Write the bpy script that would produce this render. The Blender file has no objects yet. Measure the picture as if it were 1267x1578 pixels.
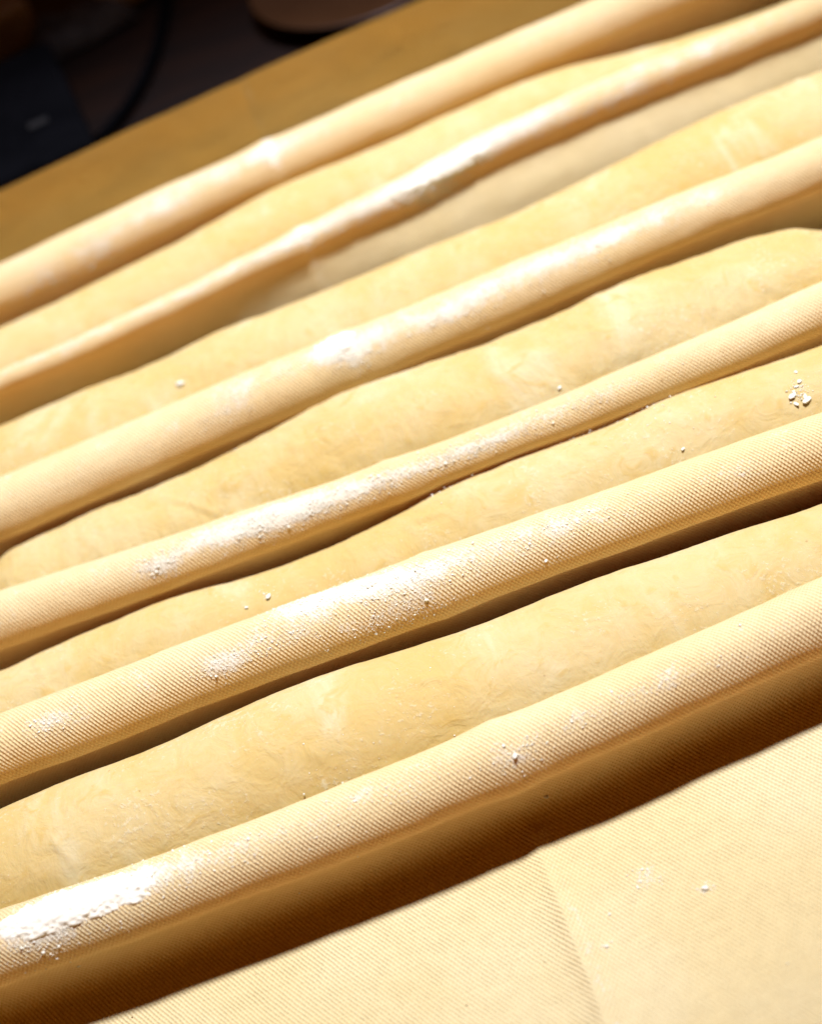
import bpy, math, random
import numpy as np

scene = bpy.context.scene
rng = np.random.default_rng(7)
random.seed(7)

# ------------------------------------------------------------------ camera, light, exposure
PITCH, ROLL, FPX, DIST = math.radians(45), math.radians(21.5), 2400.0, 0.64
PW, PH = 1267.0, 1578.0
c_fwd = np.array([0, math.cos(PITCH), -math.sin(PITCH)])
_r0 = np.array([1.0, 0, 0]); _u0 = np.array([0, math.sin(PITCH), math.cos(PITCH)])
c_right = math.cos(ROLL) * _r0 - math.sin(ROLL) * _u0
c_up = math.sin(ROLL) * _r0 + math.cos(ROLL) * _u0
c_pos = -DIST * c_fwd + np.array([0, 0, 0.02])

cam_data = bpy.data.cameras.new('camera')
cam = bpy.data.objects.new('camera', cam_data)
scene.collection.objects.link(cam)
scene.camera = cam
from mathutils import Matrix, Vector
cam.matrix_world = Matrix((
    (c_right[0], c_up[0], -c_fwd[0], c_pos[0]),
    (c_right[1], c_up[1], -c_fwd[1], c_pos[1]),
    (c_right[2], c_up[2], -c_fwd[2], c_pos[2]), (0, 0, 0, 1)))
cam_data.sensor_fit = 'VERTICAL'
cam_data.sensor_height = 36.0
cam_data.sensor_width = 36.0
cam_data.lens = FPX / PH * 36.0
cam_data.clip_start = 0.02
cam_data.clip_end = 30
cam_data.dof.use_dof = True
cam_data.dof.focus_distance = 0.565
cam_data.dof.aperture_fstop = 5.0

world = bpy.data.worlds.new('World'); scene.world = world
world.use_nodes = True
bg = world.node_tree.nodes['Background']
bg.inputs['Color'].default_value = (1.0, 0.25, 0.03, 1)
bg.inputs['Strength'].default_value = 0.07

LAMP_AZ, LAMP_EL, LAMP_D = math.radians(42), math.radians(72.5), 2.0
lamp_aim = Vector((0.0, 0.08, 0.0))
ldir = Vector((math.sin(LAMP_AZ) * math.cos(LAMP_EL), math.cos(LAMP_AZ) * math.cos(LAMP_EL), math.sin(LAMP_EL)))
lamp_data = bpy.data.lights.new('kitchen_spot', 'SPOT')
lamp_data.energy = 318
lamp_data.color = (1.0, 1.04, 1.28)
lamp_data.shadow_soft_size = 0.10
lamp_data.spot_size = math.radians(27)
lamp_data.spot_blend = 0.75
lamp = bpy.data.objects.new('kitchen_spot', lamp_data)
scene.collection.objects.link(lamp)
lamp.location = lamp_aim + ldir * LAMP_D
lamp.rotation_euler = (-(ldir)).to_track_quat('-Z', 'Y').to_euler()

# added warm fill light, out of view, low in front, gilding the fold walls
fill_data = bpy.data.lights.new('warm_fill', 'AREA')
fill_data.shape = 'DISK'; fill_data.size = 0.30
fill_data.energy = 2.4; fill_data.color = (1.0, 0.42, 0.04)
fill = bpy.data.objects.new('warm_fill', fill_data)
scene.collection.objects.link(fill)
fill.location = (-0.2, -1.55, 0.40)
fill.rotation_euler = (Vector((0, 0, 0.02)) - fill.location).to_track_quat('-Z', 'Y').to_euler()

vs = scene.view_settings
vs.view_transform = 'Standard'; vs.look = 'None'; vs.exposure = 0.0; vs.gamma = 1.0
vs.use_curve_mapping = False
scene.cycles.use_denoising = True
scene.cycles.max_bounces = 12
scene.cycles.diffuse_bounces = 1
scene.cycles.transmission_bounces = 8

# ------------------------------------------------------------------ helpers
def ray(px, py):
    d = c_fwd + c_right * (px - PW / 2) / FPX - c_up * (py - PH / 2) / FPX
    return d / np.linalg.norm(d)

def on_plane(px, py, z):
    d = ray(px, py); t = (z - c_pos[2]) / d[2]
    return c_pos + t * d

def project(P):
    d = P - c_pos; z = d @ c_fwd
    return PW / 2 + FPX * (d @ c_right) / z, PH / 2 - FPX * (d @ c_up) / z, z

def vnoise(x, y, seed=0):
    """smooth value noise in -1..1 on arrays"""
    r = np.random.default_rng(seed).uniform(-1, 1, (256, 256))
    xi = np.floor(x).astype(int); yi = np.floor(y).astype(int)
    fx = x - xi; fy = y - yi
    fx = fx * fx * (3 - 2 * fx); fy = fy * fy * (3 - 2 * fy)
    a = r[xi & 255, yi & 255]; b = r[(xi + 1) & 255, yi & 255]
    c = r[xi & 255, (yi + 1) & 255]; d = r[(xi + 1) & 255, (yi + 1) & 255]
    return (a * (1 - fx) + b * fx) * (1 - fy) + (c * (1 - fx) + d * fx) * fy

def fbm(x, y, seed=0, o=3):
    s = 0; a = 1.0
    for k in range(o):
        s = s + a * vnoise(x * 2 ** k + 13.1 * k, y * 2 ** k + 7.7 * k, seed + k); a *= 0.5
    return s / 1.75

def smooth(a, sigma):
    n = int(3 * sigma) + 1
    k = np.exp(-0.5 * (np.arange(-n, n + 1) / sigma) ** 2); k /= k.sum()
    # odd reflection keeps the slope at both ends
    l = 2 * a[0] - a[1:n + 1][::-1]; r = 2 * a[-1] - a[-n - 1:-1][::-1]
    return np.convolve(np.concatenate([l, a, r]), k, 'valid')

def grid_mesh(name, P, wrap=False, uv=None):
    """P [n,m,3] -> mesh, quads; wrap closes the second axis"""
    n, m = P.shape[:2]
    me = bpy.data.meshes.new(name)
    i = np.arange(n - 1)[:, None]
    j = np.arange(m if wrap else m - 1)[None, :]
    j2 = (j + 1) % m
    q = np.stack([i * m + j, (i + 1) * m + j, (i + 1) * m + j2, i * m + j2], -1).reshape(-1, 4)
    me.vertices.add(n * m); me.vertices.foreach_set('co', P.reshape(-1).astype(np.float32))
    me.loops.add(q.size); me.loops.foreach_set('vertex_index', q.reshape(-1).astype(np.int32))
    me.polygons.add(len(q)); me.polygons.foreach_set('loop_start', (np.arange(len(q)) * 4).astype(np.int32))
    me.polygons.foreach_set('use_smooth', np.ones(len(q), bool))
    me.update(calc_edges=True)
    if uv is not None:
        l = me.uv_layers.new(name='UVMap')
        l.data.foreach_set('uv', uv.reshape(-1, 2)[q.reshape(-1)].astype(np.float32).reshape(-1))
    me.validate()
    return me

def tri_mesh(name, V, T, flat=False):
    me = bpy.data.meshes.new(name)
    k = T.shape[1]
    me.vertices.add(len(V)); me.vertices.foreach_set('co', V.reshape(-1).astype(np.float32))
    me.loops.add(T.size); me.loops.foreach_set('vertex_index', T.reshape(-1).astype(np.int32))
    me.polygons.add(len(T)); me.polygons.foreach_set('loop_start', (np.arange(len(T)) * k).astype(np.int32))
    me.polygons.foreach_set('use_smooth', np.full(len(T), not flat))
    me.update(calc_edges=True); me.validate()
    return me

def link(name, me, mat, label=None, cat=None, group=None, kind=None, parent=None):
    o = bpy.data.objects.new(name, me); scene.collection.objects.link(o)
    if mat is not None and me is not None and not me.materials: me.materials.append(mat)
    if label: o['label'] = label
    if cat: o['category'] = cat
    if group: o['group'] = group
    if kind: o['kind'] = kind
    if parent: o.parent = parent
    return o

class NT:
    def __init__(s, name):
        s.m = bpy.data.materials.new(name); s.m.use_nodes = True
        s.t = s.m.node_tree; s.t.nodes.clear()
        s.out = s.t.nodes.new('ShaderNodeOutputMaterial')
    def n(s, typ, ins=None, **kw):
        nd = s.t.nodes.new(typ)
        for k, v in kw.items(): setattr(nd, k, v)
        for k, v in (ins or {}).items():
            if isinstance(v, bpy.types.NodeSocket): s.t.links.new(v, nd.inputs[k])
            else: nd.inputs[k].default_value = v
        return nd
    def math(s, op, a, b=0.0, c=None):
        ins = {0: a, 1: b}
        if c is not None: ins[2] = c
        return s.n('ShaderNodeMath', ins, operation=op).outputs[0]
    def mix(s, f, a, b):
        nd = s.n('ShaderNodeMix', {0: f}, data_type='RGBA')
        for k, v in ((6, a), (7, b)):
            if isinstance(v, bpy.types.NodeSocket): s.t.links.new(v, nd.inputs[k])
            else: nd.inputs[k].default_value = (*v, 1) if len(v) == 3 else v
        return nd.outputs[2]
    def ramp(s, f, lo, hi, a=0.0, b=1.0):
        return s.n('ShaderNodeMapRange', {0: f, 1: lo, 2: hi, 3: a, 4: b}, interpolation_type='SMOOTHSTEP').outputs[0]
    def noise(s, vec, scale, detail=3, rough=.55, dist=0.0):
        ins = {'Scale': scale, 'Detail': detail, 'Roughness': rough, 'Distortion': dist}
        if vec is not None: ins['Vector'] = vec
        return s.n('ShaderNodeTexNoise', ins).outputs['Fac']
    def done(s, shader):
        s.t.links.new(shader, s.out.inputs['Surface']); return s.m

# ------------------------------------------------------------------ materials
def cloth_material():
    t = NT('linen_canvas')
    uv = t.n('ShaderNodeUVMap', uv_map='UVMap').outputs[0]
    wob = t.n('ShaderNodeTexNoise', {'Vector': uv, 'Scale': 110.0, 'Detail': 2.0})
    sep = t.n('ShaderNodeSeparateXYZ', {0: uv})
    PU, PV = 0.00157, 0.00245
    n1 = t.noise(uv, 260.0, 2); n2 = t.noise(uv, 30.0, 2)
    jit = t.math('ADD', t.math('MULTIPLY', t.math('SUBTRACT', n1, .5), 2.6), t.math('MULTIPLY', t.math('SUBTRACT', n2, .5), 7.0))
    a = t.math('MULTIPLY', sep.outputs[0], 2 * math.pi / PU)
    b = t.math('ADD', t.math('MULTIPLY', sep.outputs[1], 2 * math.pi / PV), jit)
    s1 = t.math('SINE', t.math('ADD', a, b)); s2 = t.math('SINE', t.math('SUBTRACT', a, b))
    n3 = t.noise(uv, 900.0, 1)
    am = t.ramp(t.noise(uv, 170.0, 3, .65), .25, .75, .70, 1.2)
    s1 = t.math('MULTIPLY', s1, am); s2 = t.math('MULTIPLY', s2, am)
    h = t.math('MULTIPLY_ADD', s1, .34, t.math('MULTIPLY_ADD', s2, .2, t.math('MULTIPLY_ADD', n3, .45, .27)))
    # colour: unbleached yarn, darker between the threads, faint blotches
    blot = t.noise(uv, 14.0, 4)
    base = t.mix(t.ramp(blot, .35, .68), (0.72, 0.575, 0.275), (0.74, 0.615, 0.325))
    base = t.mix(t.ramp(h, .72, .18, 0, .40), base, (0.50, 0.33, 0.10))
    w1 = t.noise(t.n('ShaderNodeMapping', {'Vector': uv, 'Scale': (45, 800, 1)}).outputs[0], 1.0, 2)
    w2 = t.noise(t.n('ShaderNodeMapping', {'Vector': uv, 'Scale': (800, 45, 1)}).outputs[0], 1.0, 2)
    h = t.math('MULTIPLY_ADD', w1, .55, t.math('MULTIPLY_ADD', w2, .55, t.math('SUBTRACT', h, .55)))
    slub = t.noise(t.n('ShaderNodeMapping', {'Vector': uv, 'Scale': (60, 900, 1)}).outputs[0], 1.0, 2)
    base = t.mix(t.ramp(slub, .62, .82, 0, .22), base, (0.60, 0.45, 0.22))
    # bran and seed flecks
    vor = t.n('ShaderNodeTexVoronoi', {'Vector': uv, 'Scale': 105.0, 'Randomness': 1.0})
    vs_ = t.n('ShaderNodeSeparateXYZ', {0: vor.outputs['Color']})
    pick = t.math('LESS_THAN', vs_.outputs[0], .34)
    rad = t.math('MULTIPLY_ADD', vs_.outputs[1], .035, .02)
    dot = t.math('MULTIPLY', pick, t.math('LESS_THAN', vor.outputs['Distance'], rad))
    base = t.mix(t.math('MULTIPLY', dot, t.math('MULTIPLY_ADD', vs_.outputs[2], .6, .4)), base, (0.10, 0.045, 0.012))
    # dusted flour, with painted brightness on the crests and along the crease
    fl = t.n('ShaderNodeAttribute', attribute_name='flour').outputs['Fac']
    g = t.noise(uv, 560.0, 4, .75)
    g2 = t.noise(uv, 90.0, 3, .6)
    dust = t.math('ADD', fl, t.math('MULTIPLY', t.math('SUBTRACT', t.math('MULTIPLY_ADD', g, .6, t.math('MULTIPLY', g2, .4)), .5), 2.6))
    dust = t.math('MULTIPLY', t.ramp(dust, .30, .80), t.ramp(fl, .02, .2))
    base = t.mix(t.math('MULTIPLY', dust, .92), base, (0.76, 0.725, 0.53))
    hh = t.math('MULTIPLY_ADD', t.math('MULTIPLY', dust, g), 1.1, t.math('MULTIPLY', h, t.math('MULTIPLY_ADD', dust, -.55, 1.0)))
    bump = t.n('ShaderNodeBump', {'Strength': 1.0, 'Distance': 0.00036, 'Height': hh}).outputs[0]
    dif = t.n('ShaderNodeBsdfDiffuse', {'Color': base, 'Roughness': 0.0, 'Normal': bump})
    tra = t.n('ShaderNodeBsdfTranslucent', {'Color': (0.28, 0.10, 0.001, 1)})     # light soaking through the weave
    mx = t.n('ShaderNodeAddShader', {0: dif.outputs[0], 1: tra.outputs[0]})
    return t.done(mx.outputs[0])

def dough_material():
    t = NT('dough')
    co = t.n('ShaderNodeTexCoord').outputs['Object']
    mp = t.n('ShaderNodeMapping', {'Vector': co, 'Scale': (1.0, 0.6, 0.6)}).outputs[0]
    wisp = t.noise(mp, 30.0, 5, .6, .7)
    blot = t.noise(co, 15.0, 4, .6, .5)
    mid = t.noise(co, 85.0, 4, .62, .9)
    fine = t.noise(co, 330.0, 3, .6)
    f = t.math('ADD', t.math('MULTIPLY', wisp, .4), t.math('ADD', t.math('MULTIPLY', blot, .35), t.math('MULTIPLY', mid, .25)))
    col = t.mix(t.ramp(f, .40, .60), (0.565, 0.39, 0.12), (0.595, 0.455, 0.195))
    col = t.mix(t.ramp(wisp, .56, .74, 0, .7), col, (0.615, 0.515, 0.27))
    col = t.mix(t.ramp(mid, .54, .70, 0, .6), col, (0.54, 0.345, 0.075))
    vor = t.n('ShaderNodeTexVoronoi', {'Vector': co, 'Scale': 95.0})
    vs_ = t.n('ShaderNodeSeparateXYZ', {0: vor.outputs['Color']})
    dot = t.math('MULTIPLY', t.math('LESS_THAN', vs_.outputs[0], .14), t.math('LESS_THAN', vor.outputs['Distance'], .05))
    col = t.mix(t.math('MULTIPLY', dot, .4), col, (0.25, 0.13, 0.04))
    dust = t.ramp(t.math('MULTIPLY', t.noise(co, 520.0, 3, .7), t.math('ADD', t.noise(co, 38.0, 3), .45)), .56, .72, 0, .4)
    col = t.mix(dust, col, (0.70, 0.625, 0.39))
    h = t.math('ADD', t.math('MULTIPLY', wisp, 1.1), t.math('MULTIPLY_ADD', mid, .75, t.math('MULTIPLY', fine, .14)))
    h = t.math('ADD', h, t.math('MULTIPLY', dust, .2))
    bump = t.n('ShaderNodeBump', {'Strength': .8, 'Distance': 0.0015, 'Height': h}).outputs[0]
    p = t.n('ShaderNodeBsdfPrincipled', {'Base Color': col, 'Roughness': .75, 'Specular IOR Level': .2,
                                         'Subsurface Weight': .12, 'Subsurface Radius': (1.0, .5, .15), 'Subsurface Scale': .004, 'Normal': bump})
    return t.done(p.outputs[0])

def flour_material():
    t = NT('flour')
    co = t.n('ShaderNodeTexCoord').outputs['Object']
    g = t.noise(co, 900.0, 3, .7)
    col = t.mix(g, (0.86, 0.81, 0.60), (0.93, 0.88, 0.68))
    bump = t.n('ShaderNodeBump', {'Strength': .5, 'Distance': 0.0003, 'Height': t.noise(co, 1500.0, 2)}).outputs[0]
    d = t.n('ShaderNodeBsdfDiffuse', {'Color': col, 'Normal': bump})
    return t.done(d.outputs[0])

def plain(name, c1, c2, scale, rough=.6, stretch=(1, 1, 1), spec=.3, bumpd=0.0):
    t = NT(name)
    co = t.n('ShaderNodeTexCoord').outputs['Object']
    mp = t.n('ShaderNodeMapping', {'Vector': co, 'Scale': stretch}).outputs[0]
    f = t.noise(mp, scale, 4, .6, .6)
    col = t.mix(t.ramp(f, .3, .7), c1, c2)
    ins = {'Base Color': col, 'Roughness': rough, 'Specular IOR Level': spec}
    if bumpd: ins['Normal'] = t.n('ShaderNodeBump', {'Strength': .5, 'Distance': bumpd, 'Height': f}).outputs[0]
    return t.done(t.n('ShaderNodeBsdfPrincipled', ins).outputs[0])

M_cloth, M_dough, M_flour = cloth_material(), dough_material(), flour_material()
M_wood = plain('dark_wood', (0.002, 0.0007, 0.0001), (0.011, 0.0032, 0.0005), 9.0, .55, (1, 7, 1), .2, .0005)
M_black = plain('black_plastic', (0.0015, 0.0016, 0.002), (0.0028, 0.0028, 0.0034), 30.0, .9, spec=.02)
M_bowl = plain('bowl_glaze', (0.035, 0.014, 0.004), (0.05, 0.021, 0.007), 12.0, .4)
M_paper = plain('kraft_paper', (0.16, 0.12, 0.07), (0.21, 0.165, 0.10), 20.0, .9, spec=.1)
M_grey = plain('grey_rag', (0.03, 0.028, 0.026), (0.05, 0.046, 0.042), 40.0, .9, spec=.1)

# ------------------------------------------------------------------ tabletop
def beveled_box(name, mat, size, loc, rotz=0.0, bev=.003, **kw):
    import bmesh
    bm = bmesh.new(); bmesh.ops.create_cube(bm, size=1.0)
    for v in bm.verts: v.co = Vector((v.co.x * size[0], v.co.y * size[1], (v.co.z + .5) * size[2]))
    bmesh.ops.bevel(bm, geom=bm.edges[:], offset=bev, segments=3, affect='EDGES', profile=.5)
    me = bpy.data.meshes.new(name); bm.to_mesh(me); bm.free()
    o = link(name, me, mat, **kw); o.location = loc; o.rotation_euler = (0, 0, rotz)
    return o
beveled_box('tabletop', M_wood, (2.4, 2.0, .03), (0, .45, -.032), kind='structure',
            label='dark brown wooden tabletop under the floured cloth', cat='tabletop')

# ------------------------------------------------------------------ traced ridge lines (photograph pixels) -> world curves
RIDGE = {
 1: [(0,1402),(96,1372),(177,1343),(252,1317),(353,1279),(455,1241),(556,1203),(640,1169),(693,1139),(758,1114),(829,1086),(900,1048),(980,1013),(1066,978),(1132,950),(1182,927),(1223,914),(1267,897)],
 2: [(0,1098),(76,1075),(151,1047),(227,1015),(303,979),(379,954),(455,929),(505,905),(571,883),(640,858),(703,839),(778,811),(854,783),(930,758),(1006,730),(1081,701),(1182,666),(1267,635)],
 3: [(0,912),(101,879),(177,854),(252,829),(328,800),(404,773),(505,743),(640,702),(703,676),(778,648),(854,615),(930,580),(980,560),(1056,524),(1132,496),(1197,464),(1267,441)],
 4: [(0,733),(76,705),(151,672),(227,642),(303,604),(353,581),(404,564),(455,546),(505,523),(556,506),(640,468),(703,444),(778,409),(854,379),(930,349),(1006,313),(1081,283),(1157,253),(1208,237),(1267,215)],
 5: [(0,569),(101,530),(202,480),(303,434),(379,391),(419,374),(455,359),(505,328),(581,291),(640,262),(703,224),(778,189),(854,157),(930,121),(1006,91),(1081,61),(1157,30),(1267,-15)],
 6: [(0,407),(126,348),(227,298),(328,253),(429,212),(505,177),(640,119),(728,81),(829,35),(910,0),(1000,-38)],
 7: [(0,300),(76,268),(151,230),(227,194),(303,162),(379,124),(455,91),(505,71),(556,50),(640,10)]}
DOUGH_EDGE = {
 1: [(0,1249),(50,1224),(151,1184),(252,1148),(353,1098),(455,1057),(505,1037),(581,1014),(640,996),(728,967),(829,927),(930,887),(1031,854),(1132,818),(1208,796),(1267,778)],
 2: [(0,1035),(50,1010),(116,982),(202,946),(252,924),(328,903),(394,888),(439,871),(480,855),(530,835),(601,800),(677,756),(753,726),(829,696),(905,671),(980,638),(1021,615),(1081,595),(1132,580),(1208,555),(1267,532)],
 3: [(66,824),(101,809),(151,783),(174,773),(207,764),(252,745),(303,723),(353,698),(404,672),(455,642),(505,617),(545,596),(586,584),(640,566),(677,557),(753,527),(829,497),(879,474),(930,446),(980,428),(1031,411),(1081,393),(1132,375),(1182,360),(1218,356)],
 4: [(0,657),(50,634),(101,614),(126,600),(167,586),(227,566),(263,549),(303,526),(353,503),(429,476),(495,450),(556,424),(640,387),(703,364),(778,336),(854,300),(930,260),(1006,222),(1081,184),(1157,152),(1267,109)],
 5: [(0,505),(100,460),(172,424),(252,384),(328,343),(394,305),(429,285),(480,268),(556,235),(640,199),(703,172),(778,136),(854,109),(930,91),(1006,71),(1081,48),(1182,15)]}
HEIGHT = {1: .0400, 2: .046, 3: .045, 4: .046, 5: .046, 6: .046, 7: .052}
RADX = {1: [(-.2, .0130), (.15, .0134)], 2: [(-.2, .0142), (-.05, .0142), (.05, .0134), (.2, .0132)], 3: [(-.17, .0136), (-.05, .0104), (.03, .0084), (.1, .0096), (.2, .0112)],
        4: [(-.2, .0156), (0, .0146), (.1, .0138), (.2, .0130)], 5: [(-.2, .0055), (-.05, .0060), (.05, .0085), (.2, .0095)], 6: [(-.2, .0140), (.2, .0145)], 7: [(-.2, 0.0), (.2, 0.0)]}

DX = 0.00125
X = np.arange(-0.40, 0.4001, DX); NX = len(X)
RAD = None

def yz_line(px, py):
    d = ray(px, py); n = np.array([-d[2], d[1]]); n /= np.linalg.norm(n)
    return d, n

def curve_from(pts, sig):
    pts = np.array(sorted(pts)); k = np.polyfit(pts[:, 0], pts[:, 1], 1)[0]
    xs = np.concatenate([[-0.6], pts[:, 0], [0.6]])
    ys = np.concatenate([[pts[0, 1] + k * (-0.6 - pts[0, 0])], pts[:, 1], [pts[-1, 1] + k * (0.6 - pts[-1, 0])]])
    return smooth(np.interp(X, xs, ys), sig)

RAD = {i: smooth(np.interp(X, *np.array(v).T), 25) * (1 + .035 * fbm(X / .05 + 33 + i * 9, X * 0 + 4.2, 300 + i)) for i, v in RADX.items()}
RY = {}
for i, pts in RIDGE.items():
    out = []
    for p in pts:
        d, n = yz_line(*p); h = HEIGHT[i]
        y_ = (n @ c_pos[1:] - n[1] * h) / n[0]
        r = np.interp(c_pos[0] + (y_ - c_pos[1]) / d[1] * d[0], X, RAD[i])
        yc = (n @ c_pos[1:] - r - n[1] * (h - r)) / n[0]
        out.append((c_pos[0] + (yc - c_pos[1]) / d[1] * d[0], yc))
    if i == 5: RY[i] = curve_from(out, 9)
    else:                                   # a gentle sweep plus a trace of the small wander
        o_ = np.array(out); k3 = np.polyfit(o_[:, 0], o_[:, 1], 3 if i == 3 else 2)
        res = np.interp(X, o_[:, 0], o_[:, 1] - np.polyval(k3, o_[:, 0]))
        lo, hi = o_[0, 0] - .01, o_[-1, 0] + .01
        xc_ = np.clip(X, lo, hi)
        base = np.polyval(k3, xc_) + np.where(X < lo, (X - lo) * np.polyval(np.polyder(k3), lo), 0) + np.where(X > hi, (X - hi) * np.polyval(np.polyder(k3), hi), 0)
        RY[i] = smooth(base, 12) + .3 * smooth(res, 14)

# loaves: front side leans on the fold in front, back edge as traced
ASPECT = {1: .74, 2: .90, 3: .76, 4: .74, 5: .72}
DA, DY = {}, {}
WB = .0055
for i, pts in DOUGH_EDGE.items():
    out = []
    for p in pts:
        d, n = yz_line(*p)
        yc = (n @ c_pos[1:] - n[1] * .03) / n[0]
        x = c_pos[0] + (yc - c_pos[1]) / d[1] * d[0]
        yf = np.interp(x, X, RY[i]) + WB
        a = np.linspace(.008, .05, 1500); bb = ASPECT[i] * a
        g = n @ c_pos[1:] - (n[0] * (yf + a) + n[1] * (bb + .0015)) - np.sqrt((a * n[0]) ** 2 + (bb * n[1]) ** 2)
        out.append((x, a[np.argmin(abs(g))]))
    out = np.array(sorted(out))
    DA[i] = smooth(np.interp(X, out[:, 0], out[:, 1]), 8)
    print('gap', i, [(int(x * 1e3), round(1e3 * float(np.interp(x, X, RY[i + 1] - RY[i]) - 2 * np.interp(x, X, DA[i]) - WB), 1), round(1e3 * float(np.interp(x, X, DA[i])), 1)) for x in np.linspace(-.17, .2, 9)])
    DY[i] = RY[i] + WB + DA[i]

# ------------------------------------------------------------------ the cloth: one swept sheet
CREASE_X = float(on_plane(880, 1440, 0)[0])
ctrl = []                                   # list of [NX,2] control points
def cp(y, z): ctrl.append(np.stack([np.broadcast_to(y, NX), np.broadcast_to(z, NX)], -1).astype(float))
Z0 = .0012
y1 = RY[1]
for f_ in np.linspace(0, 1, 26): cp(-.40 + (y1 - .020 + .40) * f_, Z0)
sx = lambda a, b: np.clip((X - a) / (b - a), 0, 1) ** 2 * (3 - 2 * np.clip((X - a) / (b - a), 0, 1))
CLEAR = {2: .008, 3: .004, 4: .006, 5: .004, 6: .004}
for i in range(1, 7):
    y, h, r = RY[i], HEIGHT[i], RAD[i]
    w = .0058
    if i == 1:
        wf = np.full(NX, .0065)
    else:                                   # front foot of the fold comes forward towards the loaf in front of it
        back = DY[i - 1] + DA[i - 1]
        wf = np.clip(y - back - CLEAR[i], .62 * r, r + .004 + .017 * sx(-.12, .13)) if i == 5 else .38 * r
        wf = smooth(wf, 8)
    # front flank, base to bulb
    cp(y - wf - .010, Z0); cp(y - wf - .005, Z0); cp(y - wf - .0015, Z0 + .0015); cp(y - wf, Z0 + .005)
    for q in (.18, .36, .55, .75, .90):
        zq = .006 + (h - r - .006) * q
        qq = q if i == 5 else q ** 2.6
        yy = wf * (1 - qq) + r * .93 * qq - (.0012 * math.sin(math.pi * q) if i == 5 else 0)
        if i == 5:                          # the pinched fold: a groove under the ridge
            g = sx(-.04, .08)
            yy = yy - g * (.0030 * math.exp(-((q - .80) / .12) ** 2)) + g * .0020 * math.exp(-((q - .45) / .2) ** 2)
        cp(y - yy, zq)
    for a in np.linspace(-8, 188, 15):
        ca, sa = math.cos(math.radians(a)), math.sin(math.radians(a))
        cp(y - r * 1.03 * ca, h - r + r * 1.03 * sa)
    for q in (.75, .5, .25):
        cp(y + w + (r * .9 - w) * q ** 1.5, .006 + (h - r - .006) * q)
    cp(y + w, Z0 + .004); cp(y + w + .0012, Z0 + .0015); cp(y + w + .004, Z0)
    y_next = RY[i + 1] - (.024 if i == 6 else .0)
    if i < 6:
        wn = np.clip(RY[i + 1] - (DY[i] + DA[i]) - CLEAR[i + 1], .62 * RAD[i + 1], RAD[5] + .004 + .017 * sx(-.12, .13)) if i + 1 == 5 else .38 * RAD[i + 1]
        y_next = RY[i + 1] - wn - .010
    for q in np.linspace(.12, .88, 7): cp(y + w + .006 + (y_next - y - w - .006) * q, Z0)
y7 = RY[7]; h7 = HEIGHT[7]
cp(y7 - .004, Z0); cp(y7 + .001, Z0 + .001); cp(y7 + .0035, Z0 + .006)
for q in np.linspace(.2, 1.0, 9): cp(y7 + .004 * (1 - q), .006 + (h7 - .006) * q)
cp(y7, h7 + .003); cp(y7, h7 + .006)
CP = np.stack(ctrl, 1)                       # [NX, ncp, 2]
ncp = CP.shape[1]
SUB = 6
t_ = np.arange((ncp - 3) * SUB + 1) / SUB
k_ = np.minimum(t_.astype(int), ncp - 4); u_ = t_ - k_
Bm = np.zeros((len(t_), ncp))
ii = np.arange(len(t_))
Bm[ii, k_] += (1 - u_) ** 3 / 6; Bm[ii, k_ + 1] += (3 * u_ ** 3 - 6 * u_ ** 2 + 4) / 6
Bm[ii, k_ + 2] += (-3 * u_ ** 3 + 3 * u_ ** 2 + 3 * u_ + 1) / 6; Bm[ii, k_ + 3] += u_ ** 3 / 6
YZ = np.einsum('sc,xcd->xsd', Bm, CP)
# resample evenly (on the mean arc length) so that the mesh is dense where it bends
seg = np.linalg.norm(np.diff(YZ, axis=1), axis=2)
arc = np.concatenate([[0], np.cumsum(seg.mean(0))])
NS = 860
front_len = arc[26 * SUB - 10]
want = np.concatenate([np.linspace(0, front_len, 90, endpoint=False), np.linspace(front_len, arc[-1], NS - 90)])
idx = np.clip(np.searchsorted(arc, want) - 1, 0, len(arc) - 2)
fr = ((want - arc[idx]) / (arc[idx + 1] - arc[idx]))[None, :, None]
YZ = YZ[:, idx] * (1 - fr) + YZ[:, idx + 1] * fr
S = want
CL = np.empty((NX, NS, 3)); CL[:, :, 0] = X[:, None]; CL[:, :, 1:] = YZ

def normals(P):
    du = np.gradient(P, axis=0); dv = np.gradient(P, axis=1)
    n = np.cross(du, dv); n /= np.linalg.norm(n, axis=2, keepdims=True) + 1e-12
    return n
NRM = normals(CL)
XX = np.broadcast_to(X[:, None], (NX, NS)); SS = np.broadcast_to(S[None, :], (NX, NS))
disp = .0006 * fbm(XX / .035 + 40, SS / .022 + 40, 3) + .00016 * fbm(XX / .009 + 40, SS / .009 + 40, 9)
flatpart = np.clip((front_len - SS) / .03, 0, 1)
disp = disp * (1 - .45 * flatpart)
# pressed fold line running across the cloth
xc = CREASE_X + .0012 * fbm(SS / .05, SS * 0 + 3.3, 21)
cx = XX - xc
farpart = np.clip((CL[:, :, 1] - .12) / .04, 0, 1)
amp = .0036 * (.16 + .84 * flatpart + .14 * farpart)
disp += amp * np.exp(-np.sqrt(cx ** 2 + .0008 ** 2) / .0040) + .0004 * np.exp(-(cx / .012) ** 2)
# a little pucker where the crease meets the foot of the first fold
disp += .0012 * np.exp(-((cx - .002) / .003) ** 2 - ((SS - front_len - .002) / .004) ** 2)
CL = CL + NRM * disp[:, :, None]
CL[:, :, 2] = np.maximum(CL[:, :, 2], .0004)
NRM = normals(CL)
PXs, PYs, PZs = project(CL.reshape(-1, 3))

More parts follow.
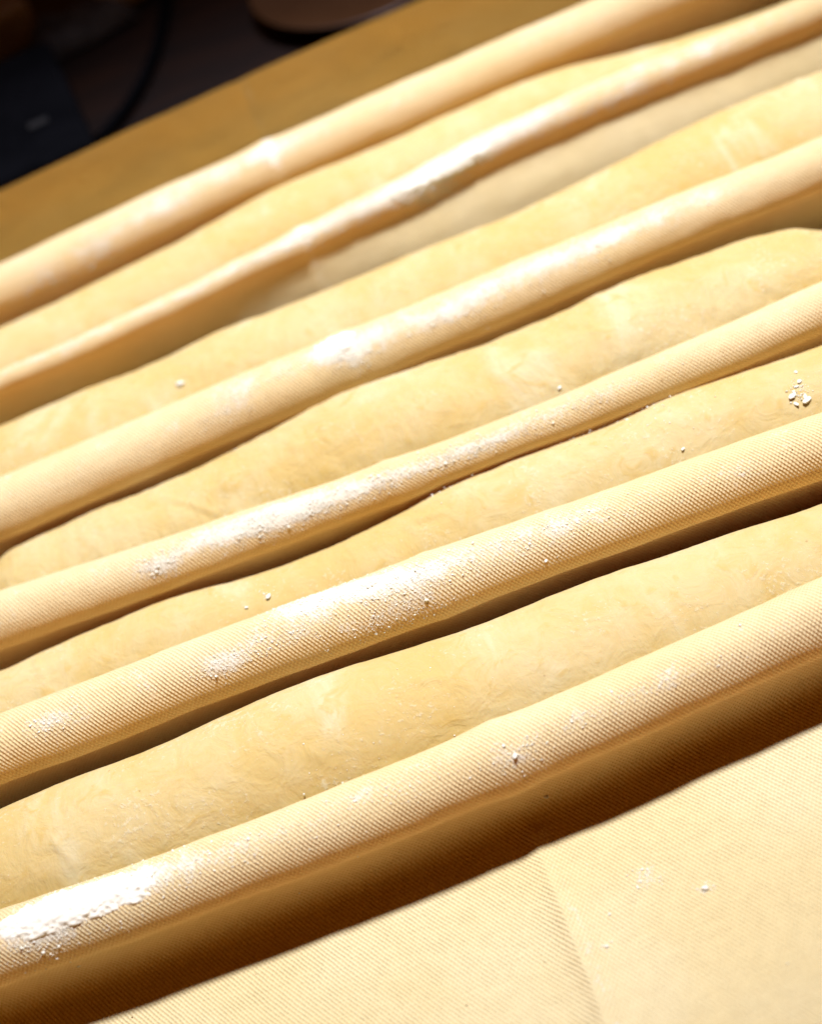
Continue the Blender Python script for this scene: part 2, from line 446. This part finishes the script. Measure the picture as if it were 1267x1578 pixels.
def at_pixel(px, py):
    """grid index of the nearest visible cloth point under a pixel of the photograph"""
    d2 = (PXs - px) ** 2 + (PYs - py) ** 2
    c = np.where(d2 < 36)[0]
    if len(c) == 0: c = np.array([np.argmin(d2)])
    near = c[PZs[c] < PZs[c].min() + .006]
    j = near[np.argmin(d2[near])]
    return j // NS, j % NS

# flour dusting: (px, py, spread along x, spread along the cloth, strength)
DUST = [(110,1400,.016,.007,.8),(60,1430,.010,.008,.9),(180,1360,.020,.006,.6),(300,1330,.03,.005,.5),(560,1230,.03,.005,.33),
        (800,1165,.010,.004,.35),(950,1080,.03,.004,.25),
        (480,925,.014,.006,1.0),(560,905,.018,.005,.95),(640,885,.018,.005,.7),(600,950,.02,.004,.5),(350,1025,.008,.004,.65),(420,985,.02,.004,.4),(760,850,.03,.005,.38),(80,1110,.008,.004,.55),(880,800,.02,.004,.3),
        (480,775,.022,.005,.85),(400,800,.02,.005,.75),(340,820,.02,.005,.55),(245,870,.007,.004,.8),(640,725,.03,.004,.5),(730,690,.02,.004,.55),(900,620,.03,.004,.35),(450,805,.02,.003,.5),
        (510,540,.008,.005,1.1),(545,545,.006,.004,.9),(560,520,.02,.005,.5),(690,480,.020,.005,.65),(760,440,.03,.005,.5),(900,385,.03,.005,.55),(1000,340,.03,.004,.35),(430,570,.012,.004,.4),(370,595,.010,.004,.5),(350,630,.012,.004,.3),
        (460,365,.020,.004,.7),(560,320,.02,.004,.7),(650,275,.025,.005,.9),(740,225,.025,.005,.9),(830,185,.02,.005,.6),(680,295,.012,.005,.9),(640,310,.01,.004,.7),(950,150,.02,.004,.5),(1100,70,.04,.004,.4),
        (150,385,.012,.009,.55),(230,330,.03,.006,.35),(430,225,.03,.005,.4),(70,430,.012,.006,.4),(330,265,.03,.005,.3),
        (100,535,.05,.002,.35),(300,445,.04,.002,.5),
        (995,1348,.0035,.0028,.75),(1085,1370,.002,.0015,.5),(935,1460,.002,.0015,.4)]
flour = np.zeros((NX, NS))
hits = {}
for d in DUST:
    i, j = at_pixel(d[0], d[1])
    flour += .72 * d[4] * np.exp(-((XX - X[i]) / d[2]) ** 2 - ((SS - S[j]) / d[3]) ** 2)
ridge = np.clip((CL[:, :, 2] - .030) / .014, 0, 1) * np.clip(NRM[:, :, 2] * (1 if NRM[NX // 2, 10, 2] > 0 else -1) * 1.6, 0, 1)
flour += .30 * ridge * (.8 + .4 * fbm(XX / .03 + 9, SS / .02 + 9, 77)) * (SS < S[-1] - .06)  # thin flour on every crest, also painting the crests brighter as if better lit
flour += (.04 + .30 * flatpart + .34 * farpart + .10 * fbm(SS / .01 + 4, XX * 0 + 8, 61)) * np.exp(-((cx - .0030) / .0034) ** 2)  # lit right side of the crease, painted in as a pale band
flour = np.clip(flour, 0, 1.0)
uv = np.stack([XX + .5, SS + .06 * fbm(XX / .2, XX * 0 + 1.7, 5) * 0], -1)
me = grid_mesh('couche_cloth', CL, uv=uv)
at = me.attributes.new('flour', 'FLOAT', 'POINT'); at.data.foreach_set('value', flour.reshape(-1).astype(np.float32))
link('couche_cloth', me, M_cloth, 'cream canvas baking cloth pleated into ridges between the dough loaves', 'cloth')

# ------------------------------------------------------------------ loaves
ENDS = {1: (-.255, .215), 2: (-.245, .235), 3: (-.192, .228), 4: (-.235, .36), 5: (-.225, .36)}
LABEL = {1: 'wide smooth pale dough loaf between the two folds beside the flat cloth',
         2: 'narrow pale dough loaf between the heavily floured second and third folds',
         3: 'wrinkled dough loaf with a small split near its rounded end',
         4: 'dough loaf lying in front of the pinched narrow fold',
         5: 'rearmost dough loaf lying beside the fold next to the upright cloth edge'}
def loaf(i):
    x0, x1 = ENDS[i]
    n, m = 420, 84
    cap = .042
    t = np.linspace(0, 1, n)
    # denser towards both ends
    xs = x0 + (x1 - x0) * (t - .035 * np.sin(2 * math.pi * t) * 1.0)
    e = np.minimum(xs - x0, x1 - xs) / cap
    tap = np.where(e < 1, np.sqrt(np.clip(1 - (1 - np.clip(e, 0, 1)) ** 2.2, 0, 1)), 1.0)
    tap = np.maximum(tap, .004)
    a = np.interp(xs, X, DA[i]); yc = np.interp(xs, X, DY[i]); b = ASPECT[i] * a
    ph = np.linspace(0, 2 * math.pi, m, endpoint=False)
    c, s = np.cos(ph), np.sin(ph)
    A = (a * tap)[:, None]; Bv = (b * tap ** .85)[:, None]
    back = np.interp(xs, X, RY[i + 1] - .9 * RAD[i + 1]) - .0015 - (yc + a)
    low = np.clip((.55 - s) / .6, 0, 1); low = low * low * (3 - 2 * low)
    Y = yc[:, None] + A * c + (.25 * np.clip(back, 0, .009))[:, None] * tap[:, None] * np.clip(c, 0, 1) ** .5 * low
    Zc = Bv + .0015
    Zv = Zc + np.where(s > 0, Bv * s, Bv * np.sign(s) * np.abs(s) ** .75)
    P = np.stack([np.broadcast_to(xs[:, None], Y.shape), Y, Zv], -1)
    # lumps, tension wrinkles
    u = xs[:, None] + 0 * c; v = (ph[None, :] / (2 * math.pi)) * 2 * math.pi * .025
    per = lambda su, sv, sd: fbm(u / su + 60 + i * 11, (np.cos(ph)[None, :] * .025) / sv + 60, sd) * .6 + fbm(u / su + 30, (np.sin(ph)[None, :] * .025) / sv + 90 + i * 5, sd + 4) * .6
    N = normals(P); 
    ce = P - np.stack([xs, yc, Zc[:, 0]], -1)[:, None]
    N *= np.sign((N * ce).sum(-1, keepdims=True) + 1e-9)
    amt = {1: .8, 2: 1.0, 3: 2.0, 4: 1.2, 5: 1.0}[i]
    dsp = amt * (.0006 * per(.022, .012, 31 + i) + .00022 * per(.006, .006, 71 + i))
    wr = per(.004, .018, 91 + i); dsp += amt * .00035 * np.clip(np.abs(wr) * -3 + .6, 0, 1) * np.clip(per(.03, .02, 17) * 2, 0, 1)
    if True:                                # skin wrinkles, and the small split close to the rounded end
        def seam(ax, ay, bx, by, w):
            q = on_plane(ax, ay, .034); r = on_plane(bx, by, .034)
            qx, qy, rx, ry = q[0], q[1], r[0], r[1]
            L2 = (rx - qx) ** 2 + (ry - qy) ** 2
            tt = np.clip(((P[:, :, 0] - qx) * (rx - qx) + (P[:, :, 1] - qy) * (ry - qy)) / L2, 0, 1)
            dd = np.hypot(P[:, :, 0] - qx - tt * (rx - qx), P[:, :, 1] - qy - tt * (ry - qy))
            return np.exp(-(dd / w) ** 2) * np.clip(tt * 4 + .1, 0, 1) * (P[:, :, 2] > .02)
        for (l, ax, ay, bx, by, h_, w_) in [(3, 262, 782, 335, 800, .0009, .0012), (3, 1140, 438, 1152, 478, .0008, .0011), (3, 1168, 430, 1184, 466, .0008, .0010),
                (3, 1092, 462, 1104, 500, .0007, .0012), (3, 905, 520, 935, 560, .0006, .0015), (3, 130, 830, 165, 862, .0007, .0013), (3, 420, 690, 470, 720, .0006, .0015), (3, 1035, 470, 1050, 512, .0006, .0012),
                (1, 640, 1075, 690, 1066, .0008, .0014), (1, 690, 1066, 700, 1085, .0006, .0012), (1, 200, 1215, 235, 1262, .0006, .0016), (1, 95, 1310, 125, 1345, .0009, .0012), (1, 480, 1180, 520, 1196, .0006, .0014),
                (2, 60, 1020, 80, 1060, .0006, .0014), (2, 640, 820, 690, 812, .0006, .0014), (4, 1205, 175, 1235, 150, .0009, .0012), (4, 40, 690, 75, 676, .0007, .0014)]:
            if l == i: dsp += h_ * seam(ax, ay, bx, by, w_) - .6 * h_ * seam(ax + 5, ay + 5, bx + 5, by + 5, w_)
        if i == 3:
            dsp -= .0045 * seam(1238, 388, 1300, 360, .0011)
            dsp += .0016 * seam(1225, 394, 1300, 369, .0025)
    P = P + N * dsp[:, :, None]
    P[:, :, 2] = np.maximum(P[:, :, 2], .0022)
    o = link('dough_loaf', grid_mesh('dough_loaf', P, wrap=True), M_dough, LABEL[i], 'dough', 'dough loaves proofing between the folds')
    return o, P
LO = {i: loaf(i)[1] for i in range(1, 6)}

# ------------------------------------------------------------------ flour: grains, caked layers, single clumps
ph_ = (1 + 5 ** .5) / 2
ICO = np.array([(-1,ph_,0),(1,ph_,0),(-1,-ph_,0),(1,-ph_,0),(0,-1,ph_),(0,1,ph_),(0,-1,-ph_),(0,1,-ph_),(ph_,0,-1),(ph_,0,1),(-ph_,0,-1),(-ph_,0,1)]) / 1.9
ICT = np.array([(0,11,5),(0,5,1),(0,1,7),(0,7,10),(0,10,11),(1,5,9),(5,11,4),(11,10,2),(10,7,6),(7,1,8),(3,9,4),(3,4,2),(3,2,6),(3,6,8),(3,8,9),(4,9,5),(2,4,11),(6,2,10),(8,6,7),(9,8,1)])
def sample_cloth(x, s):
    fi = np.clip((x - X[0]) / DX, 0, NX - 1.001); i = fi.astype(int); fx = (fi - i)[:, None]
    j = np.clip(np.searchsorted(S, s) - 1, 0, NS - 2); fj = np.clip((s - S[j]) / (S[j + 1] - S[j]), 0, 1)[:, None]
    g = lambda A: (A[i, j] * (1 - fx) + A[i + 1, j] * fx) * (1 - fj) + (A[i, j + 1] * (1 - fx) + A[i + 1, j + 1] * fx) * fj
    p, n = g(CL), g(NRM)
    return p, n / np.linalg.norm(n, axis=1, keepdims=True)
sgn = 1.0 if NRM[NX // 2, 10, 2] > 0 else -1.0
GP, GN, GR = [], [], []
for d in DUST:
    i, j = at_pixel(d[0], d[1])
    n = int(3600 * d[4] * (d[2] / .02) ** .7 * (d[3] / .005) ** .5)
    x = X[i] + rng.normal(0, d[2] * .72, n); s = S[j] + rng.normal(0, d[3] * .75, n)
    cl = fbm(x / .004 + 70, s / .003 + 70, 55) ; keep = cl > rng.uniform(-.45, .35, n)
    x, s = x[keep], s[keep]
    p, nn = sample_cloth(x, s); nn = nn * sgn
    GP.append(p); GN.append(nn); GR.append(np.clip(rng.lognormal(math.log(.00010), .60, len(p)), .00005, .00065))
# stray grains on the flat cloth and along every ridge
x = rng.uniform(-.15, .25, 240); s = rng.uniform(.1, S[-1] - .02, 240)
p, nn = sample_cloth(x, s); GP.append(p); GN.append(nn * sgn); GR.append(np.clip(rng.lognormal(math.log(.00016), .4, 240), .00008, .0005))
def grains(name, P, N, Rr, label, cat):
    n = len(P)
    sc = rng.uniform(.65, 1.3, (n, 1, 3)); jit = rng.normal(0, .17, (n, 12, 3))
    V = (ICO[None] * sc + jit) * Rr[:, None, None]
    V = V + (P + N * (Rr * .15)[:, None])[:, None]
    T = (ICT[None] + (np.arange(n) * 12)[:, None, None]).reshape(-1, 3)
    return link(name, tri_mesh(name, V.reshape(-1, 3), T), M_flour, label, cat, kind='stuff')
grains('flour', np.concatenate(GP), np.concatenate(GN), np.concatenate(GR), 'loose white flour grains dusted along the cloth ridges', 'flour')

SP = []
for (px, py, sd, n) in [(1232, 600, 9, 160), (410, 915, 8, 60), (276, 592, 7, 40), (640, 690, 40, 60), (900, 545, 60, 80), (1050, 560, 60, 60), (330, 640, 40, 40), (700, 1090, 50, 40), (520, 1185, 40, 50)]:
    Q = np.concatenate([P.reshape(-1, 3) for P in LO.values()]); a_, b_, z_ = project(Q)
    c_ = np.where((a_ - px) ** 2 + (b_ - py) ** 2 < (2.5 * sd) ** 2)[0]
    c_ = c_[z_[c_] < z_[c_].min() + .02]
    w_ = np.exp(-((a_[c_] - px) ** 2 + (b_[c_] - py) ** 2) / (2 * sd * sd))
    k_ = rng.choice(c_, n, p=w_ / w_.sum())
    SP.append(Q[k_] + rng.normal(0, .0006, (n, 3)) * np.array([1, 1, .15]))
SP = np.concatenate(SP)
grains('flour_on_dough', SP, np.tile([0, 0, 1.0], (len(SP), 1)), np.clip(rng.lognormal(math.log(.00015), .5, len(SP)), .00007, .0006), 'fine flour specks stuck to the dough skins', 'flour')

def cake(px, py, lx, ls, thick, seed, label):
    """caked flour: a raised, ragged skin of flour over the cloth"""
    ci, cj = at_pixel(px, py)
    n, m = int(2 * lx / .0005), int(2 * ls / .0004)
    x = X[ci] + np.linspace(-lx, lx, n); s = S[cj] + np.linspace(-ls, ls, m)
    gx, gs = np.meshgrid(x, s, indexing='ij')
    p, nn = sample_cloth(gx.ravel(), gs.ravel()); nn *= sgn
    u, v = (gx - X[ci]) / lx, (gs - S[cj]) / ls
    env = 1 - np.sqrt(u ** 2 + v ** 2)
    rag = .42 * fbm(gx / .004 + 80, gs / .003 + 80, seed) + .30 * fbm(gx / .0012 + 80, gs / .0012 + 80, seed + 7)
    e = env + rag
    th = thick * (np.clip(e * 2.2, -.4, 1) + .40 * fbm(gx / .0015 + 30, gs / .0015 + 30, seed + 3) * (e > 0) + .22 * fbm(gx / .0006 + 30, gs / .0006 + 30, seed + 5))
    th[[0, -1], :] = -.0006; th[:, [0, -1]] = -.0006
    P = p.reshape(n, m, 3) + nn.reshape(n, m, 3) * th[:, :, None]
    return link('caked_flour', grid_mesh('caked_flour', P), M_flour, label, 'flour', kind='stuff')
cake(112, 1392, .030, .0080, .0009, 3, 'thick cake of white flour on the ridge next to the flat cloth')
cake(515, 530, .010, .0055, .0010, 23, 'ragged heap of white flour on the fourth ridge')

cake(690, 262, .024, .0042, .0008, 43, 'ragged flour crust along the pinched fold')

# single lumps that can be picked out one by one
def lump_mesh(seed):
    r = np.random.default_rng(seed)
    import bmesh
    bm = bmesh.new(); bmesh.ops.create_icosphere(bm, subdivisions=3, radius=1.0)
    V = np.array([v.co[:] for v in bm.verts])
    o = r.uniform(0, 90, 3)
    k = .28 * fbm(V[:, 0] * 1.4 + 50 + o[0], V[:, 1] * 1.4 + V[:, 2] * .9 + 50 + o[1], seed) + .14 * fbm(V[:, 0] * 4 + V[:, 2] * 2 + 50, V[:, 1] * 4 + 50 + o[2], seed + 3)
    V = V * (1 + k)[:, None] * np.array([1.25, .95, .7])
    for v, c in zip(bm.verts, V): v.co = c
    for f_ in bm.faces: f_.smooth = True
    me = bpy.data.meshes.new('flour_lump'); bm.to_mesh(me); bm.free(); me.materials.append(M_flour)
    return me
LM = [lump_mesh(200 + k) for k in range(5)]
def on_surface(px, py):
    """first point hit on a loaf or on the cloth"""
    best = None
    for P in LO.values():
        Q = P.reshape(-1, 3); a, b, z = project(Q); d2 = (a - px) ** 2 + (b - py) ** 2
        c = np.where(d2 < 60)[0]
        if len(c):
            j = c[np.argmin(z[c] * 1e3 + d2[c] * .02)]
            if best is None or z[j] < best[1]: best = (Q[j], z[j])
    i, j = at_pixel(px, py); q = CL[i, j]; z = (q - c_pos) @ c_fwd
    if best is None or z < best[1] - .001: best = (q, z)
    return best[0]
LUMPS = [(1085, 1366, 1.5, 'white flour lump standing alone on the flat cloth', None),
         (276, 590, 2.2, 'white flour lump on the loaf in front of the pinched fold', None),
         (410, 915, 1.6, 'flat flour crumb on the narrow loaf near the floured ridge', None),
         (376, 934, 1.0, 'tiny flour crumb on the narrow loaf', None),
         (795, 1166, 1.5, 'flour lump low on the ridge beside the flat cloth', None),
         (933, 1455, .9, 'tiny flour speck on flat cloth beside the pressed crease', None),
         (938, 1410, .7, 'very small flour speck on flat cloth right of the crease', None),
         (840, 1228, 1.5, 'shaded crumb at the foot of the first ridge by the crease', None),
         (122, 1487, 1.0, 'shaded crumb in the dark shadow strip beneath the flour cake', None),
         (845, 866, 1.1, 'flour crumb low on the second ridge', None),
         (1050, 690, 1.1, 'flour crumb on the narrow loaf near its end', None),
         (862, 596, 1.2, 'flour crumb on the wrinkled loaf beside the third ridge', None)]
for k, (px, py, r, lab, grp) in enumerate(LUMPS):
    q = on_surface(px, py)
    o = link('flour_lump', LM[k % 5], None, lab, 'flour lump', grp)
    o.location = q + np.array([0, 0, .0003 * r]); r *= .00065
    o.scale = (r, r * .85, r * .8); o.rotation_euler = (0, 0, rng.uniform(0, 6.28))
# a run of crumbs near the end of the narrow loaf
for k, (px, py, r) in enumerate([(1224,570,.8),(1233,584,1.3),(1227,593,1.0),(1221,606,1.9),(1239,607,1.2),(1226,622,1.4),(1243,618,2.0)]):
    q = on_surface(px, py)
    o = link('flour_lump', LM[(k + 2) % 5], None, 'flour lump in the cluster near the end of the narrow loaf', 'flour lump', 'flour lumps clustered on the narrow loaf')
    o.location = q + np.array([0, 0, .0003 * r]); r *= .00065
    o.scale = (r * rng.uniform(.9, 1.5), r * rng.uniform(.7, 1.1), r * .6); o.rotation_euler = (0, 0, rng.uniform(0, 6.28))

# ------------------------------------------------------------------ blurred background behind the cloth
def lathe(name, prof, mat, loc, seg=64, **kw):
    p = np.array(prof); ph = np.linspace(0, 2 * math.pi, seg, endpoint=False)
    P = np.stack([p[:, 0:1] * np.cos(ph), p[:, 0:1] * np.sin(ph), np.broadcast_to(p[:, 1:2], (len(p), seg))], -1)
    o = link(name, grid_mesh(name, P, wrap=True), mat, **kw); o.location = loc
    return o
slope = math.atan2(RY[7][-1] - RY[7][0], X[-1] - X[0])
# long black case the cloth edge leans on
q = on_plane(60, 190, .044)
yl = np.interp(-.20, X, RY[7])
W_ = .30; Dp = .14
ctr = np.array([-.235, yl, 0]) + np.array([-math.sin(slope), math.cos(slope), 0]) * (Dp / 2 + .028)
case = beveled_box('black_case', M_black, (W_, Dp, .043), (ctr[0], ctr[1], 0), slope, .004,
                   label='low black box behind the upright edge of the cloth', cat='box')
q = on_plane(58, 190, .0435)
tag = beveled_box('label_plate', plain('dull_metal', (.006, .007, .007), (.010, .010, .009), 90, .5), (.012, .006, .0012), (0, 0, 0), 0, .0003, parent=case)
tag.location = case.matrix_basis.inverted() @ Vector((q[0], q[1], .0430))
# cable
cp_ = [(262, -60), (256, -10), (250, 40), (236, 90), (212, 140), (186, 180), (150, 215)]
cu = bpy.data.curves.new('cable', 'CURVE'); cu.dimensions = '3D'; cu.bevel_depth = .0035; cu.bevel_resolution = 4
sp = cu.splines.new('NURBS'); sp.points.add(len(cp_) - 1); sp.use_endpoint_u = True; sp.order_u = 4
for k, c in enumerate(cp_):
    w = on_plane(c[0], c[1], .0035); sp.points[k].co = (w[0], w[1], .0035, 1)
cu.materials.append(M_black)
tmp = bpy.data.objects.new('cable_tmp', cu); scene.collection.objects.link(tmp)
dg = bpy.context.evaluated_depsgraph_get()
cme = bpy.data.meshes.new_from_object(tmp.evaluated_get(dg)); bpy.data.objects.remove(tmp)
cme.name = 'cable'; link('cable', cme, M_black, 'black cable curving across the dark tabletop', 'cable')
# bowl
w = on_plane(585, 22, .010)
lathe('shallow_dish', [(.001, .004), (.040, .004), (.043, .0), (.046, .0), (.050, .004), (.066, .0085), (.070, .0105), (.0695, .0115), (.065, .0105), (.050, .0065), (.020, .0055), (.001, .0055)],
      M_bowl, (w[0], w[1] + .068, 0), label='pale brown shallow dish standing behind the cloth edge', cat='dish')
# beige packet, kraft jar lid, grey rag: only blurs in the photograph
w = on_plane(6, 14, .03)
beveled_box('paper_packet', M_paper, (.05, .03, .03), (w[0] - .012, w[1] + .008, 0), .25, .003, label='beige paper packet at the far side of the black box', cat='packet')
w = on_plane(195, -12, 0)
lathe('jar_lid', [(.001, .010), (.020, .010), (.0225, .009), (.023, .007), (.023, .0), (.021, .0)], M_paper, (w[0], w[1], 0), label='round beige jar lid lying beside the black cable', cat='lid')
w = on_plane(130, 48, 0)
n, m = 60, 40
gx, gy = np.meshgrid(np.linspace(-1, 1, n), np.linspace(-1, 1, m), indexing='ij')
rr = np.clip(1 - np.maximum(np.abs(gx), np.abs(gy)) ** 6, 0, 1)
Zr = (.006 + .009 * (fbm(gx * 2 + 20, gy * 2 + 20, 5) + .6)) * rr + .001
P = np.stack([gx * .035 * (1 + .12 * fbm(gy * 1.5 + 9, gx + 3, 8)), gy * .022 * (1 + .15 * fbm(gx * 1.5 + 5, gy + 5, 6)), Zr], -1)
o = link('crumpled_rag', grid_mesh('crumpled_rag', P), M_grey, 'crumpled dark grey rag lying on the tabletop by the cable', 'rag'); o.location = (w[0], w[1], 0); o.rotation_euler = (0, 0, .3)
